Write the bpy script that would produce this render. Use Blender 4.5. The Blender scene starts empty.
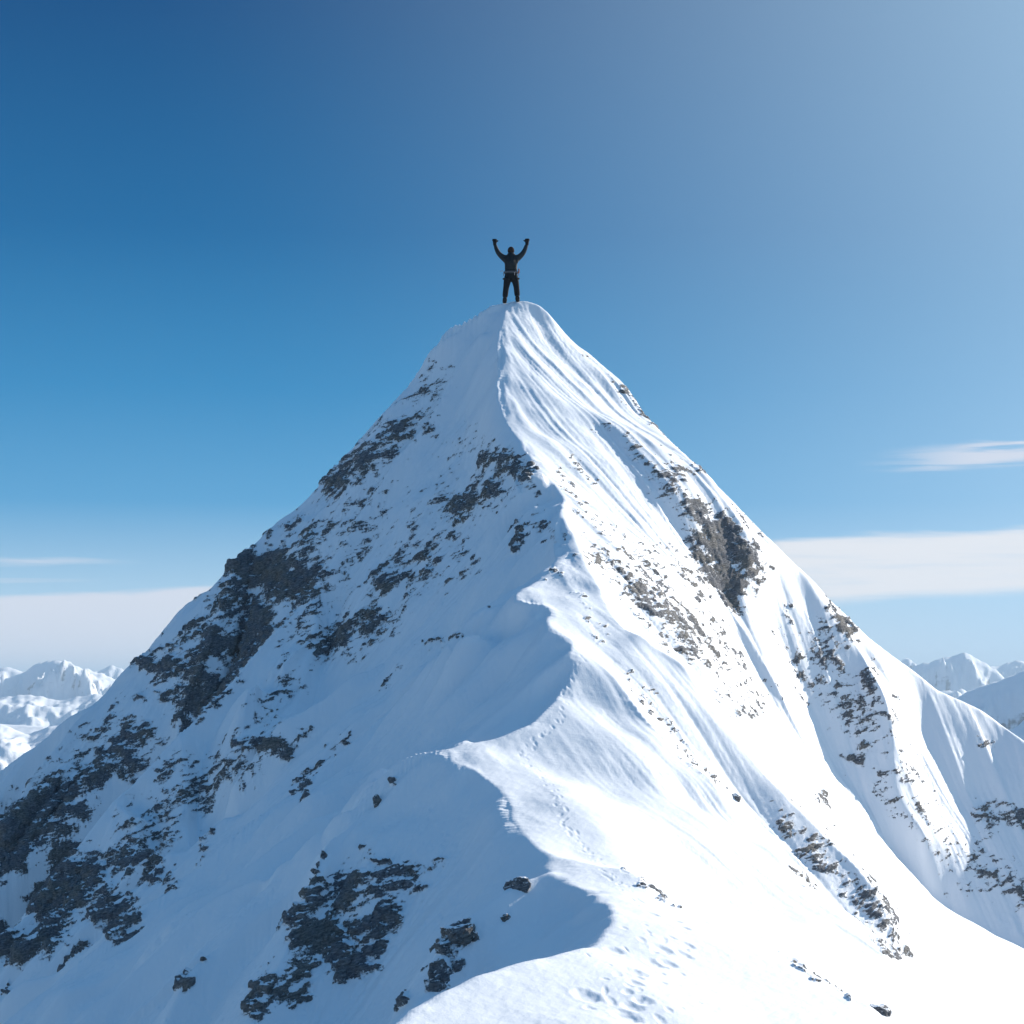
import bpy, bmesh, math, random
import numpy as np
from mathutils import Vector
from mathutils.geometry import delaunay_2d_cdt

R = math.radians
F, HX, HY = 2000.0, 512.0, 680.0      # focal length in pixels, principal column, horizon row

# ------------------------------------------------------------------ camera, sky, sun, exposure
scene = bpy.context.scene
cam_d = bpy.data.cameras.new('camera')
cam = bpy.data.objects.new('camera', cam_d)
scene.collection.objects.link(cam)
cam.location = (0, 0, 0)
cam.rotation_euler = (R(90), 0, 0)
cam_d.sensor_width = 36.0
cam_d.lens = 36.0 * F / 1024.0
cam_d.shift_y = (HY - 512.0) / 1024.0
cam_d.clip_start = 0.1
cam_d.clip_end = 60000.0
scene.camera = cam

SUN_AZ, SUN_EL = 52.0, 24.0           # azimuth from the view direction towards the right, elevation
SUN_DIR = Vector((math.sin(R(SUN_AZ)) * math.cos(R(SUN_EL)), math.cos(R(SUN_AZ)) * math.cos(R(SUN_EL)), math.sin(R(SUN_EL))))

world = bpy.data.worlds.new('World')
scene.world = world
world.use_nodes = True
nt = world.node_tree
for n in list(nt.nodes):
    nt.nodes.remove(n)


class NB:
    """tiny helper that chains math nodes"""
    def __init__(s, tree):
        s.t = tree

    def n(s, kind, **kw):
        nd = s.t.nodes.new(kind)
        for k, v in kw.items():
            setattr(nd, k, v)
        return nd

    def link(s, a, b):
        s.t.links.new(a, b)

    def _in(s, sock, v):
        if isinstance(v, (int, float)):
            sock.default_value = v
        elif isinstance(v, (tuple, list)):
            sock.default_value = v
        else:
            s.link(v, sock)

    def m(s, op, a, b=0.0, c=0.0, clamp=False):
        nd = s.n('ShaderNodeMath', operation=op, use_clamp=clamp)
        s._in(nd.inputs[0], a)
        s._in(nd.inputs[1], b)
        s._in(nd.inputs[2], c)
        return nd.outputs[0]

    def ss(s, v, a, b, lo=0.0, hi=1.0):
        nd = s.n('ShaderNodeMapRange', interpolation_type='SMOOTHSTEP')
        s._in(nd.inputs[0], v)
        for i, q in enumerate((a, b, lo, hi)):
            s._in(nd.inputs[1 + i], q)
        return nd.outputs[0]

    def mix(s, f, a, b, blend='MIX'):
        nd = s.n('ShaderNodeMix', data_type='RGBA', blend_type=blend)
        s._in(nd.inputs[0], f)
        s._in(nd.inputs[6], a)
        s._in(nd.inputs[7], b)
        return nd.outputs[2]

    def noise(s, vec, scale, detail=3.0, rough=0.55, dist=0.0):
        nd = s.n('ShaderNodeTexNoise')
        s.link(vec, nd.inputs['Vector'])
        nd.inputs['Scale'].default_value = scale
        nd.inputs['Detail'].default_value = detail
        nd.inputs['Roughness'].default_value = rough
        nd.inputs['Distortion'].default_value = dist
        return nd.outputs[0]

    def comb(s, x, y, z):
        nd = s.n('ShaderNodeCombineXYZ')
        s._in(nd.inputs[0], x)
        s._in(nd.inputs[1], y)
        s._in(nd.inputs[2], z)
        return nd.outputs[0]

    def ramp(s, v, stops):
        nd = s.n('ShaderNodeValToRGB')
        cr = nd.color_ramp
        while len(cr.elements) < len(stops):
            cr.elements.new(0.5)
        for e, (p, c) in zip(cr.elements, stops):
            e.position = p
            e.color = (*c, 1)
        s.link(v, nd.inputs[0])
        return nd.outputs[0]


def srgb(r, g, b):
    f = lambda c: (c / 255 / 12.92) if c / 255 <= 0.04045 else ((c / 255 + 0.055) / 1.055) ** 2.4
    return (f(r), f(g), f(b))


EXPOSURE = 0.48
w = NB(nt)
out = w.n('ShaderNodeOutputWorld')
bg = w.n('ShaderNodeBackground')
sky = w.n('ShaderNodeTexSky', sky_type='NISHITA')
sky.sun_disc = False
sky.sun_elevation = R(SUN_EL)
sky.sun_rotation = R(SUN_AZ)
sky.altitude = 3000
sky.air_density = 1.0
sky.dust_density = 0.6
sky.ozone_density = 2.0
tc = w.n('ShaderNodeTexCoord')
sep = w.n('ShaderNodeSeparateXYZ')
w.link(tc.outputs['Generated'], sep.inputs[0])
dx, dy, dz = sep.outputs
hyp = w.m('SQRT', w.m('ADD', w.m('MULTIPLY', dx, dx), w.m('MULTIPLY', dy, dy)))
el = w.m('ARCTAN2', dz, hyp)              # elevation, radians
az = w.m('ARCTAN2', dx, dy)               # azimuth from +Y towards +X, radians
# clear dry mountain air: deep blue overhead, pale at the horizon, veiled towards the sun
K = 1.0 / (0.10 * 2 ** EXPOSURE)


def skc(r, g, b):
    return tuple(v * K for v in srgb(r, g, b))


clear = w.ramp(w.m('MULTIPLY', el, 1 / 0.40, clamp=True), [
    (0.0, skc(205, 224, 238)), (0.10, skc(170, 208, 234)), (0.22, skc(84, 161, 211)), (0.36, skc(44, 136, 192)),
    (0.55, skc(5, 103, 161)), (0.85, skc(0, 72, 128)), (1.0, skc(0, 66, 120))])
sdot = w.n('ShaderNodeVectorMath', operation='DOT_PRODUCT')
w.link(tc.outputs['Generated'], sdot.inputs[0])
sdot.inputs[1].default_value = SUN_DIR
glow = w.m('MULTIPLY', w.m('MULTIPLY', w.m('POWER', w.m('DIVIDE', w.m('SUBTRACT', sdot.outputs['Value'], 0.50), 0.50, clamp=True), 2.1), 1.45), w.ss(el, 0.20, 0.0, 1.0, 1.7))
skyn = w.mix(0.006, clear, sky.outputs[0])
skyn = w.mix(w.ss(el, 0.42, 0.85), skyn, (*skc(80, 134, 186), 1))      # paler sky added above the frame as ambient fill for the shaded snow
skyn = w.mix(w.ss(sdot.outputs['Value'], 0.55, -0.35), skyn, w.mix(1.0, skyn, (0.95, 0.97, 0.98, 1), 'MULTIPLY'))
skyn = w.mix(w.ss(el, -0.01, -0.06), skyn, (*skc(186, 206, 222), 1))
skyc = w.mix(w.m('MINIMUM', glow, 0.9), skyn, (*skc(188, 225, 254), 1))
# thin cirrus sheets low over the horizon
cv = w.comb(w.m('MULTIPLY', az, 6.0), w.m('MULTIPLY', el, 60.0), 0.0)
cn = w.noise(cv, 1.6, 5, 0.6, 0.6)
cn2 = w.noise(w.comb(w.m('MULTIPLY', az, 9.0), w.m('MULTIPLY', el, 160.0), 3.0), 1.3, 4, 0.6, 0.4)
wob = w.m('MULTIPLY', w.m('SUBTRACT', cn, 0.5), 0.010)


def band(az0, az1, e_lo, e_hi, soft_lo, soft_hi, slope, azf0, azf1):
    """band between two elevations, sloping with azimuth, fading at both azimuth ends"""
    e = w.m('SUBTRACT', w.m('ADD', el, wob), w.m('MULTIPLY', az, slope))
    a = w.m('MULTIPLY', w.ss(e, e_lo - soft_lo, e_lo + soft_lo), w.ss(e, e_hi + soft_hi, e_hi - soft_hi))
    return w.m('MULTIPLY', a, w.m('MULTIPLY', w.ss(az, az0 - azf0, az0 + azf0), w.ss(az, az1 + azf1, az1 - azf1)))


b_right = band(0.125, 1.2, 0.034, 0.064, 0.004, 0.0025, 0.035, 0.012, 0.2)
b_left = band(-1.4, 0.05, -0.03, 0.054, 0.01, 0.0018, 0.055, 0.2, 0.1)
b_wisp = w.m('MULTIPLY', band(0.20, 0.6, 0.078, 0.090, 0.003, 0.004, 0.11, 0.035, 0.1), w.ss(cn2, 0.38, 0.62))
b_st1 = w.m('MULTIPLY', band(-0.7, -0.205, 0.0585, 0.0605, 0.0018, 0.0018, 0.01, 0.1, 0.03), w.ss(cn2, 0.35, 0.6))
b_st2 = w.m('MULTIPLY', band(-0.7, -0.22, 0.0505, 0.0515, 0.0018, 0.0015, 0.01, 0.1, 0.025), w.ss(cn2, 0.35, 0.6))
cr_ = w.m('MULTIPLY', b_right, w.ss(cn2, 0.22, 0.55, 0.74, 1.0))
cl_ = b_left
skyc = w.mix(w.m('MULTIPLY', cl_, 0.88), skyc, (*skc(224, 227, 238), 1))
skyc = w.mix(w.m('MULTIPLY', cr_, 0.93), skyc, (*skc(238, 239, 243), 1))
st = w.m('MAXIMUM', b_wisp, w.m('MAXIMUM', b_st1, b_st2))
skyc = w.mix(w.m('MULTIPLY', st, 0.85), skyc, (*skc(222, 226, 238), 1))
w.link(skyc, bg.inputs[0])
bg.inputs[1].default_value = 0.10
w.link(bg.outputs[0], out.inputs[0])

sd = bpy.data.lights.new('sun', 'SUN')
sd.energy = 4.8
sd.angle = R(0.5)
sd.color = (1.0, 0.94, 0.865)
so = bpy.data.objects.new('sun', sd)
scene.collection.objects.link(so)
so.rotation_euler = SUN_DIR.to_track_quat('Z', 'Y').to_euler()
so.location = (30, 20, 40)

scene.view_settings.view_transform = 'Standard'
scene.view_settings.look = 'None'
scene.view_settings.gamma = 1
scene.view_settings.exposure = EXPOSURE
scene.cycles.max_bounces = 7
scene.cycles.diffuse_bounces = 6
scene.cycles.volume_bounces = 0

# ------------------------------------------------------------------ noise
rng = np.random.default_rng(11)
PERM = rng.permutation(256).astype(np.int32)
PERM = np.concatenate([PERM, PERM])
ang = rng.random(256) * 2 * np.pi
G2 = np.stack([np.cos(ang), np.sin(ang)], 1).astype(np.float32)
g3 = rng.normal(size=(256, 3))
G3 = (g3 / np.linalg.norm(g3, axis=1)[:, None]).astype(np.float32)


def per2(x, y):
    xi = np.floor(x).astype(np.int32)
    yi = np.floor(y).astype(np.int32)
    xf = (x - xi).astype(np.float32)
    yf = (y - yi).astype(np.float32)
    u = xf * xf * xf * (xf * (xf * 6 - 15) + 10)
    v = yf * yf * yf * (yf * (yf * 6 - 15) + 10)
    xi &= 255
    yi &= 255

    def g(ix, iy, fx, fy):
        h = PERM[PERM[ix] + iy]
        return G2[h, 0] * fx + G2[h, 1] * fy
    x1 = (xi + 1) & 255
    y1 = (yi + 1) & 255
    a = g(xi, yi, xf, yf)
    b = g(x1, yi, xf - 1, yf)
    c = g(xi, y1, xf, yf - 1)
    d = g(x1, y1, xf - 1, yf - 1)
    ab = a + u * (b - a)
    cd = c + u * (d - c)
    return (ab + v * (cd - ab)) * 1.5


def per3(x, y, z):
    xi = np.floor(x).astype(np.int32)
    yi = np.floor(y).astype(np.int32)
    zi = np.floor(z).astype(np.int32)
    xf = (x - xi).astype(np.float32)
    yf = (y - yi).astype(np.float32)
    zf = (z - zi).astype(np.float32)
    u = xf * xf * (3 - 2 * xf)
    v = yf * yf * (3 - 2 * yf)
    s = zf * zf * (3 - 2 * zf)
    xi &= 255
    yi &= 255
    zi &= 255
    r = []
    for dz_ in (0, 1):
        for dy_ in (0, 1):
            for dx_ in (0, 1):
                h = PERM[PERM[PERM[(xi + dx_) & 255] + ((yi + dy_) & 255)] + ((zi + dz_) & 255)]
                r.append(G3[h, 0] * (xf - dx_) + G3[h, 1] * (yf - dy_) + G3[h, 2] * (zf - dz_))
    a = r[0] + u * (r[1] - r[0])
    b = r[2] + u * (r[3] - r[2])
    c = r[4] + u * (r[5] - r[4])
    d = r[6] + u * (r[7] - r[6])
    ab = a + v * (b - a)
    cd = c + v * (d - c)
    return (ab + s * (cd - ab)) * 1.5


def fbm2(x, y, o=4, g=0.5):
    s = 0
    a = 1.0
    for i in range(o):
        s = s + a * per2(x + 17.3 * i, y - 9.1 * i)
        x = x * 2.03
        y = y * 2.03
        a *= g
    return s


def fbm3(x, y, z, o=4, g=0.5):
    s = 0
    a = 1.0
    for i in range(o):
        s = s + a * per3(x + 17.3 * i, y - 9.1 * i, z + 5.7 * i)
        x = x * 2.03
        y = y * 2.03
        z = z * 2.03
        a *= g
    return s


def rid3(x, y, z, o=4, g=0.5):
    s = 0
    a = 1.0
    for i in range(o):
        s = s + a * (1 - 2 * np.abs(per3(x + 31.3 * i, y + 7.1 * i, z - 3.7 * i)))
        x = x * 2.1
        y = y * 2.1
        z = z * 2.1
        a *= g
    return s


def sstep(x, a, b):
    t = np.clip((x - a) / (b - a), 0, 1)
    return t * t * (3 - 2 * t)


# ------------------------------------------------------------------ the mountain's skeleton: crests and gully floors
def P(px, py, d):
    if d > 47:                        # stretch the upper ridge away from the viewpoint
        t = min(1.0, max(0.0, (px - 150) / 350.0))
        d = 47 + (d - 47) * (1.15 + 0.20 * t * t * (3 - 2 * t))
    return ((px - HX) / F * d, d, (HY - py) / F * d)


CREST, VALE, PTS, SPUR, BACK = [], [], [], [], []
PEAK_D = 47 + (63 - 47) * 1.35 - .12


def crest(*p):
    CREST.append([P(*q) for q in p])


def spur(*p):                         # thin wind-built rib
    crest(*p)
    SPUR.append(CREST[-1])


def rib(*p):                          # broader snow rib with a definite edge
    crest(*p)
    BACK.append(CREST[-1])


def vale(*p):
    VALE.append([P(*q) for q in p])


def pts(*p):
    PTS.extend(P(*q) for q in p)


# main wind-lipped ridge, foreground to summit
crest((380, 1034, 25.0), (395, 1021, 25.6), (450, 985, 26.8), (520, 960, 28), (590, 945, 29.3), (603, 936, 30), (617, 914, 31),
      (600, 901, 32), (572, 886, 33), (555, 872, 33.8), (540, 868, 34.2), (553, 855, 34.9), (545, 850, 35.1), (525, 838, 35.7),
      (511, 823, 36.5), (508, 806, 37.3), (500, 788, 38.1), (482, 773, 38.8), (450, 766, 39.2), (447, 758, 39.5),
      (446, 747, 40), (470, 742, 40.4), (500, 736, 40.8), (530, 722, 41.5), (549, 706, 42.3), (562, 690, 43), (574, 665, 43.9),
      (575, 648, 44.5), (569, 636, 45), (555, 632, 45.2), (541, 627, 45.4), (553, 614, 46.3), (548, 605, 46.7), (530, 600, 46.9),
      (508, 600, 47.0), (520, 590, 47.6), (545, 575, 48.6), (556, 562, 49.3), (553, 540, 50.5), (556, 520, 51.3), (560, 510, 51.8),
      (567, 497, 52.8), (545, 475, 54.3), (521, 444, 56), (505, 420, 57.5), (497, 395, 58.5), (497, 380, 59.2), (500, 370, 59.6),
      (498, 355, 60.3), (496, 342, 60.9), (500, 328, 61.6), (504, 315, 62.2), (508, 305, 62.7), (512, 300, 63))
# thin rime spurs running left off the ridge
spur((575, 648, 44.5), (545, 666, 43.9), (520, 690, 43.3), (490, 715, 42.8), (463, 738, 42.3), (440, 762, 41.8), (420, 800, 41.3))
vale((560, 697, 42.9), (535, 700, 42.9), (510, 712, 42.5), (490, 727, 42.2), (470, 745, 41.8))
spur((556, 562, 49.3), (530, 579, 48.7), (505, 592, 48.2), (485, 603, 47.9), (470, 616, 47.6))
spur((560, 502, 52.5), (548, 506, 52.3), (535, 515, 52))
spur((569, 636, 45), (550, 640, 45.0), (536, 645, 45.0))
spur((600, 901, 32), (582, 908, 31.9), (566, 918, 32.15), (550, 930, 31.9))
vale((585, 900, 32.6), (565, 910, 32.8), (552, 918, 32.75))
spur((617, 914, 31), (600, 920, 31.0), (583, 932, 30.95), (572, 943, 30.8))
vale((602, 914, 31.7), (585, 921, 31.9), (568, 934, 31.9))
vale((600, 931, 30.7), (590, 937, 30.7), (575, 948, 30.6))
# pocket behind the foreground mound
vale((562, 925, 32.6), (540, 940, 32.2), (515, 955, 31.8), (480, 982, 31.5), (430, 1015, 31.2), (370, 1060, 29.6), (250, 1150, 25.5))
# near rocky spur left of the ridge
rib((555, 872, 33.6), (535, 875, 33.5), (518, 880, 33.3), (500, 893, 33.0), (478, 908, 32.8), (457, 922, 32.6), (443, 942, 32.3), (437, 965, 32.0),
    (428, 992, 31.7), (408, 1008, 31.3), (396, 1024, 31.0), (370, 1060, 30.3), (330, 1120, 29.2))
vale((520, 845, 35.6), (505, 862, 35.3), (480, 890, 35.1), (440, 940, 34.7), (415, 985, 34.3), (385, 1035, 33.6), (350, 1100, 32.5))
# middle spur with the dark crags
rib((446, 747, 40), (430, 753, 39.9), (415, 765, 39.8), (395, 779, 39.7), (383, 797, 39.5), (362, 815, 39.4), (345, 826, 39.2), (330, 836, 39),
      (324, 850, 38.7), (318, 875, 38.2), (312, 900, 37.7), (297, 928, 37.1), (280, 965, 36.4), (266, 990, 36), (256, 1012, 35.6), (245, 1045, 35), (225, 1100, 34))
rib((330, 836, 39), (312, 862, 39.2), (295, 885, 39.2), (272, 903, 39.1), (250, 920, 39), (227, 938, 38.8), (205, 956, 38.6),
      (189, 972, 38.3), (176, 1000, 37.9), (160, 1030, 37.5), (120, 1090, 36.5))
vale((300, 905, 38.2), (270, 945, 37.8), (245, 985, 37.2), (225, 1020, 36.7), (200, 1080, 36))
pts((465, 800, 38.7), (484, 802, 38.1), (488, 830, 37.25), (470, 862, 36.9), (440, 830, 38.1), (400, 900, 37.0), (365, 980, 36.0), (340, 1040, 35), (350, 880, 37.7), (330, 960, 36.4), (375, 840, 38.6))
rib((325, 836, 40.5), (300, 852, 41), (250, 878, 41.6), (222, 892, 41.7), (196, 912, 41.6), (157, 950, 41.3), (122, 982, 41), (80, 1020, 40.6), (20, 1080, 40))
vale((430, 757, 42.5), (395, 795, 42.4), (350, 845, 42.2), (300, 890, 42.0), (250, 918, 41.0))
pts((200, 950, 40.3), (160, 1000, 39.4), (100, 1060, 38.9), (240, 915, 40.4))
# broad smooth shoulder dropping left from the ridge
rib((556, 562, 49.3), (520, 592, 49.4), (450, 650, 49.4), (400, 700, 48.9), (350, 745, 48.2), (300, 785, 47.6), (250, 824, 47), (210, 858, 46.5), (170, 889, 46.1), (115, 933, 45.6),
      (60, 976, 45), (0, 1024, 44.5), (-80, 1090, 43.7), (-250, 1200, 42))
pts((500, 650, 47.0), (450, 700, 46.2), (430, 742, 44.6), (380, 780, 44.8), (300, 850, 43.8), (200, 920, 43.2), (100, 1000, 42.5), (30, 1060, 42),
    (520, 640, 46.6), (480, 700, 44.8), (350, 800, 45))
vale((478, 430, 58.7), (476, 475, 57.6), (462, 530, 56.2), (430, 600, 54.4), (385, 680, 52.6), (320, 750, 51.2), (250, 815, 50.2), (212, 848, 49.8), (165, 900, 49.4), (110, 945, 48.9),
     (55, 995, 48.4), (0, 1045, 47.8), (-80, 1110, 47), (-250, 1230, 45))
# left buttress
rib((480, 332, 61.9), (455, 370, 61.5), (440, 400, 61), (400, 452, 60.5), (352, 530, 60), (312, 592, 59.4), (285, 622, 59), (255, 652, 58.5), (215, 698, 57.8), (181, 729, 57.1),
      (140, 776, 56.3), (112, 800, 56), (75, 850, 55.3), (50, 886, 55), (30, 910, 54.6), (0, 938, 54), (-60, 1000, 53), (-200, 1130, 51))
rib((312, 592, 59.4), (318, 625, 58.3), (306, 660, 57.3), (296, 700, 56.1))
rib((181, 729, 57.1), (187, 770, 55.9), (184, 810, 54.8), (190, 850, 53.2))
rib((112, 800, 56), (134, 815, 55.2), (140, 840, 54.3), (125, 880, 53.2))
pts((255, 690, 56.7), (230, 760, 54.6), (150, 870, 53.0), (90, 900, 53.3), (60, 940, 52.6), (20, 980, 52.2), (340, 620, 58), (360, 660, 55.9), (280, 760, 53.2), (150, 800, 55.2), (160, 860, 53.4))
vale((425, 385, 62.3), (385, 440, 61.9), (330, 520, 61.7), (290, 590, 61.3), (250, 650, 60.9), (215, 705, 60.3), (180, 745, 60), (120, 835, 59.2), (60, 905, 58.4), (0, 965, 57.4),
     (-80, 1045, 56), (-220, 1170, 54))
# left skyline ridge and its rock rib
crest((512, 300, 63), (490, 306, 62.8), (470, 325, 62.7), (450, 336, 62.6), (433, 345, 62.6), (424, 360, 62.7), (417, 375, 62.8), (408, 387, 62.9), (375, 425, 63.1), (330, 470, 63.5), (300, 504, 63.7),
      (270, 526, 63.7), (253, 545, 63.4), (239, 555, 63.2), (229, 575, 62.9), (218, 595, 62.7), (190, 611, 62.9), (173, 622, 63), (160, 641, 62.8), (150, 657, 62.6), (141, 671, 62.6),
      (100, 698, 62.9), (56, 723, 63.1), (48, 736, 63.1), (0, 768, 63), (-60, 805, 62.8), (-250, 900, 61.5))
rib((232, 570, 62.8), (220, 610, 61.9), (210, 640, 61.2), (196, 670, 60.7), (184, 705, 60.2), (176, 735, 59.8))
pts((160, 700, 61.0), (120, 760, 60.0), (60, 820, 58.9), (0, 870, 58.1), (-60, 930, 57.3), (180, 660, 61.6), (60, 760, 61.3), (0, 800, 61.2), (110, 720, 61.7))
# right skyline ridge
crest((512, 300, 63), (526, 300, 63), (541, 303, 63), (558, 324, 62.9), (575, 341, 63.0), (600, 362, 62.6), (612, 372, 62.3), (626, 386, 62), (640, 405, 61.6), (650, 421, 61.3), (668, 440, 60.0), (690, 459, 59.1),
      (708, 476, 58.7), (720, 492, 58.4), (737, 515, 58.0), (752, 543, 57.7), (770, 557, 58.1), (790, 566, 58.6), (808, 575, 58.8), (820, 588, 58.9), (832, 603, 58.9), (845, 624, 58.6), (856, 642, 58.4),
      (878, 657, 58.5), (905, 674, 58.8), (940, 691, 59.1), (975, 706, 59.3), (1000, 722, 59.3), (1024, 741, 59), (1080, 775, 58.5), (1250, 850, 57))
# foot of its shaded face
vale((556, 330, 62.6), (567, 347, 62.3), (574, 376, 61.1), (591, 408, 59.8), (600, 417, 59.2), (612, 426, 58.8), (617, 440, 58.4), (630, 456, 57.9), (644, 476, 57.3), (655, 500, 56.8), (664, 525, 56.2),
     (675, 549, 55.6), (690, 581, 55.0), (702, 600, 54.8), (715, 625, 54.6), (737, 662, 54.6), (770, 712, 54.7), (800, 748, 54.9), (826, 782, 55.0), (850, 800, 55.1), (866, 815, 55.3), (882, 832, 55.5),
     (888, 855, 55.5), (910, 885, 55.4), (935, 912, 55.2), (980, 937, 54.9), (1024, 955, 54.6), (1100, 985, 54), (1250, 1050, 52.5))
# ribs in that face
crest((752, 543, 57.7), (748, 575, 57.0), (728, 600, 56.5))
crest((856, 642, 58.4), (875, 675, 57.5), (888, 700, 57.3), (893, 740, 56.8), (896, 775, 56.3), (905, 810, 55.9), (925, 835, 55.6))
pts((920, 740, 58.0), (950, 790, 57.5), (980, 850, 56.5), (1024, 890, 56.1), (1000, 790, 58.0), (1100, 900, 56.5), (850, 720, 57.0), (820, 700, 56.9), (780, 640, 57.2), (840, 770, 56.2), (910, 700, 58.2))
vale((866, 657, 58.3), (893, 690, 58.0), (905, 730, 57.7), (925, 790, 56.9), (950, 840, 56.1))
# sunny side: second rib with the grey rock band, then the near slope
crest((562, 510, 51.8), (577, 543, 50.2), (587, 565, 49.2), (603, 595, 48.1), (613, 616, 47.3), (628, 633, 46.8), (642, 634, 46.6), (655, 653, 46.3), (668, 658, 46.3), (682, 660, 46.3), (700, 690, 45.8), (735, 735, 45),
      (765, 775, 44.3), (800, 810, 43.6), (840, 848, 43), (862, 870, 42.6), (880, 897, 42.2), (893, 930, 41.6), (903, 957, 41.1), (925, 985, 40.5), (960, 1020, 39.9), (1030, 1080, 39))
vale((580, 530, 51.6), (597, 565, 50.4), (615, 600, 49.2), (640, 632, 49.3), (665, 655, 48.9), (695, 680, 48.2), (725, 712, 47.6), (760, 757, 46.8), (805, 812, 45.7), (850, 855, 44.8), (885, 895, 44), (915, 950, 43), (950, 1000, 42), (1030, 1070, 41))
crest((580, 505, 53), (610, 540, 52), (645, 585, 51.4), (680, 625, 50.8), (710, 668, 50.2), (745, 712, 49.8), (790, 765, 49.2), (830, 813, 48.6), (868, 868, 48), (920, 925, 47), (1000, 985, 45.8), (1100, 1050, 44.8))
crest((575, 648, 44.7), (600, 662, 44.3), (625, 690, 43.6), (645, 715, 43.1), (660, 735, 42.7), (680, 752, 42.4), (700, 770, 42), (712, 775, 41.8), (722, 795, 41.4), (735, 817, 41.1), (752, 836, 40.8), (775, 853, 40.3), (796, 877, 39.9), (815, 893, 39.6),
      (835, 905, 39.3), (865, 930, 38.8), (900, 956, 38.3), (960, 1010, 37.3), (1040, 1080, 36), (1200, 1200, 34))
vale((600, 655, 45.3), (630, 678, 44.7), (665, 722, 44.0), (705, 762, 43.7), (735, 795, 43.5), (765, 832, 43.0), (795, 862, 42.3), (840, 905, 41.7), (880, 940, 41), (910, 970, 40.4), (965, 1025, 38.4), (1040, 1090, 37.3))
crest((590, 863, 34.4), (606, 866, 34.3), (625, 868, 34.2), (642, 880, 33.9), (660, 896, 33.5), (682, 907, 33.1), (710, 922, 32.6), (750, 940, 32.0), (780, 954, 31.6), (797, 963, 31.3), (825, 981, 30.9), (848, 995, 30.5),
      (868, 1002, 30.3), (878, 1010, 30.1), (888, 1022, 29.8), (950, 1070, 29), (1080, 1150, 28))
vale((625, 872, 35.4), (650, 893, 35.3), (680, 912, 35), (720, 935, 34.5), (770, 962, 34), (830, 1000, 33.2), (880, 1035, 32.4), (960, 1090, 31.4), (1080, 1170, 30))
pts((600, 820, 37.2), (560, 770, 40.0), (620, 760, 40.8), (680, 830, 38.9), (650, 850, 37.0), (720, 900, 37.0), (780, 930, 36.2), (850, 975, 35.2), (900, 1010, 34.4), (1000, 1090, 33.5), (560, 830, 36.4), (590, 700, 43.1), (640, 790, 40.3))
pts((650, 945, 29.9), (640, 985, 28.0), (590, 1000, 27.3), (520, 1010, 26.5), (450, 1030, 25.6), (700, 975, 29.5), (760, 1000, 29.1), (820, 1022, 28.8), (640, 1050, 25.6), (760, 1080, 26), (900, 1080, 27),
    (540, 1080, 24.6), (680, 930, 31), (620, 895, 32.6), (560, 980, 27.6))



def sample(line, step=0.14, jit=0.0, seed=0):
    o = []
    for a, b in zip(line[:-1], line[1:]):
        a = np.array(a)
        b = np.array(b)
        n = max(1, int(np.linalg.norm((b - a)[:2]) / step))
        for k in range(n):
            o.append(a + (b - a) * k / n)
    o.append(np.array(line[-1]))
    return o


def smooth_line(line, it=1):
    for _ in range(it):
        o = [line[0]]
        for a, b in zip(line[:-1], line[1:]):
            a = np.array(a)
            b = np.array(b)
            o += [tuple(a * .75 + b * .25), tuple(a * .25 + b * .75)]
        o.append(line[-1])
        line = o
    return line


crest_pts, vale_pts = [], []
for ln in CREST:
    crest_pts += sample(smooth_line(ln, 2), 0.09)
for ln in VALE:
    vale_pts += sample(smooth_line(ln, 1), 0.25)
crest_pts = np.array(crest_pts)


def toes(line, side, dist, drop):
    L = np.array(sample(smooth_line(line, 2), 0.10))
    k = 5
    Lp = np.pad(L, ((k, k), (0, 0)), mode='edge')
    L = sum(Lp[i:i + len(L)] for i in range(2 * k + 1)) / (2 * k + 1)
    T = np.gradient(L[:, :2], axis=0)
    T /= np.linalg.norm(T, axis=1)[:, None] + 1e-9
    nrm = np.stack([-T[:, 1], T[:, 0]], 1) * side      # left of travel for side = 1
    o = np.column_stack([L[:, :2] + nrm * dist, L[:, 2] - drop])
    dm = np.min(np.hypot(o[:, None, 0] - crest_pts[None, :, 0], o[:, None, 1] - crest_pts[None, :, 1]), axis=1)
    return o[dm > dist * 0.8][::2]


extra = [toes(CREST[0], 1, 0.36, 0.27)]
for q in SPUR:
    extra.append(toes(q, 1, 0.3, 0.24))
    extra.append(toes(q, -1, 0.3, 0.24))
for q in BACK:
    extra.append(toes(q, 1, 0.55, 0.55))
    extra.append(toes(q, -1, 0.55, 0.48))
extra = np.vstack(extra)
# windblown lips are ragged
crest_pts[:, 2] += 0.03 * fbm2(crest_pts[:, 0] * 1.2, crest_pts[:, 1] * 1.2, 2)
crest_pts[:, 0] += 0.05 * fbm2(crest_pts[:, 0] * .3 + 7, crest_pts[:, 1] * 1.1, 3)
far = []
for X in range(-320, 321, 20):                       # ground falling away behind and beside
    for Y, z in ((88, -24), (120, -62), (200, -120), (300, -170), (420, -215)):
        far.append((X, Y, z - abs(X) * .12 - (14 if X < 0 else 0)))
    if abs(X) >= 40:
        for Y in (0, 20, 40, 60):
            far.append((X, Y, -18 - abs(X) * .55))
for Y, z0 in ((-20, -3.2), (0, -1.75), (5, -2.15), (10, -3.0), (15, -3.9), (19, -4.45), (22.5, -4.75)):
    for X, q in ((0, 0), (1.2, .05), (-1.2, .2), (3, .7), (-3, 1.9), (7, 3.2), (-7, 5.5), (14, 8.5), (-14, 11), (24, 15), (-24, 18)):
        far.append((X, Y, z0 - q))
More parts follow.
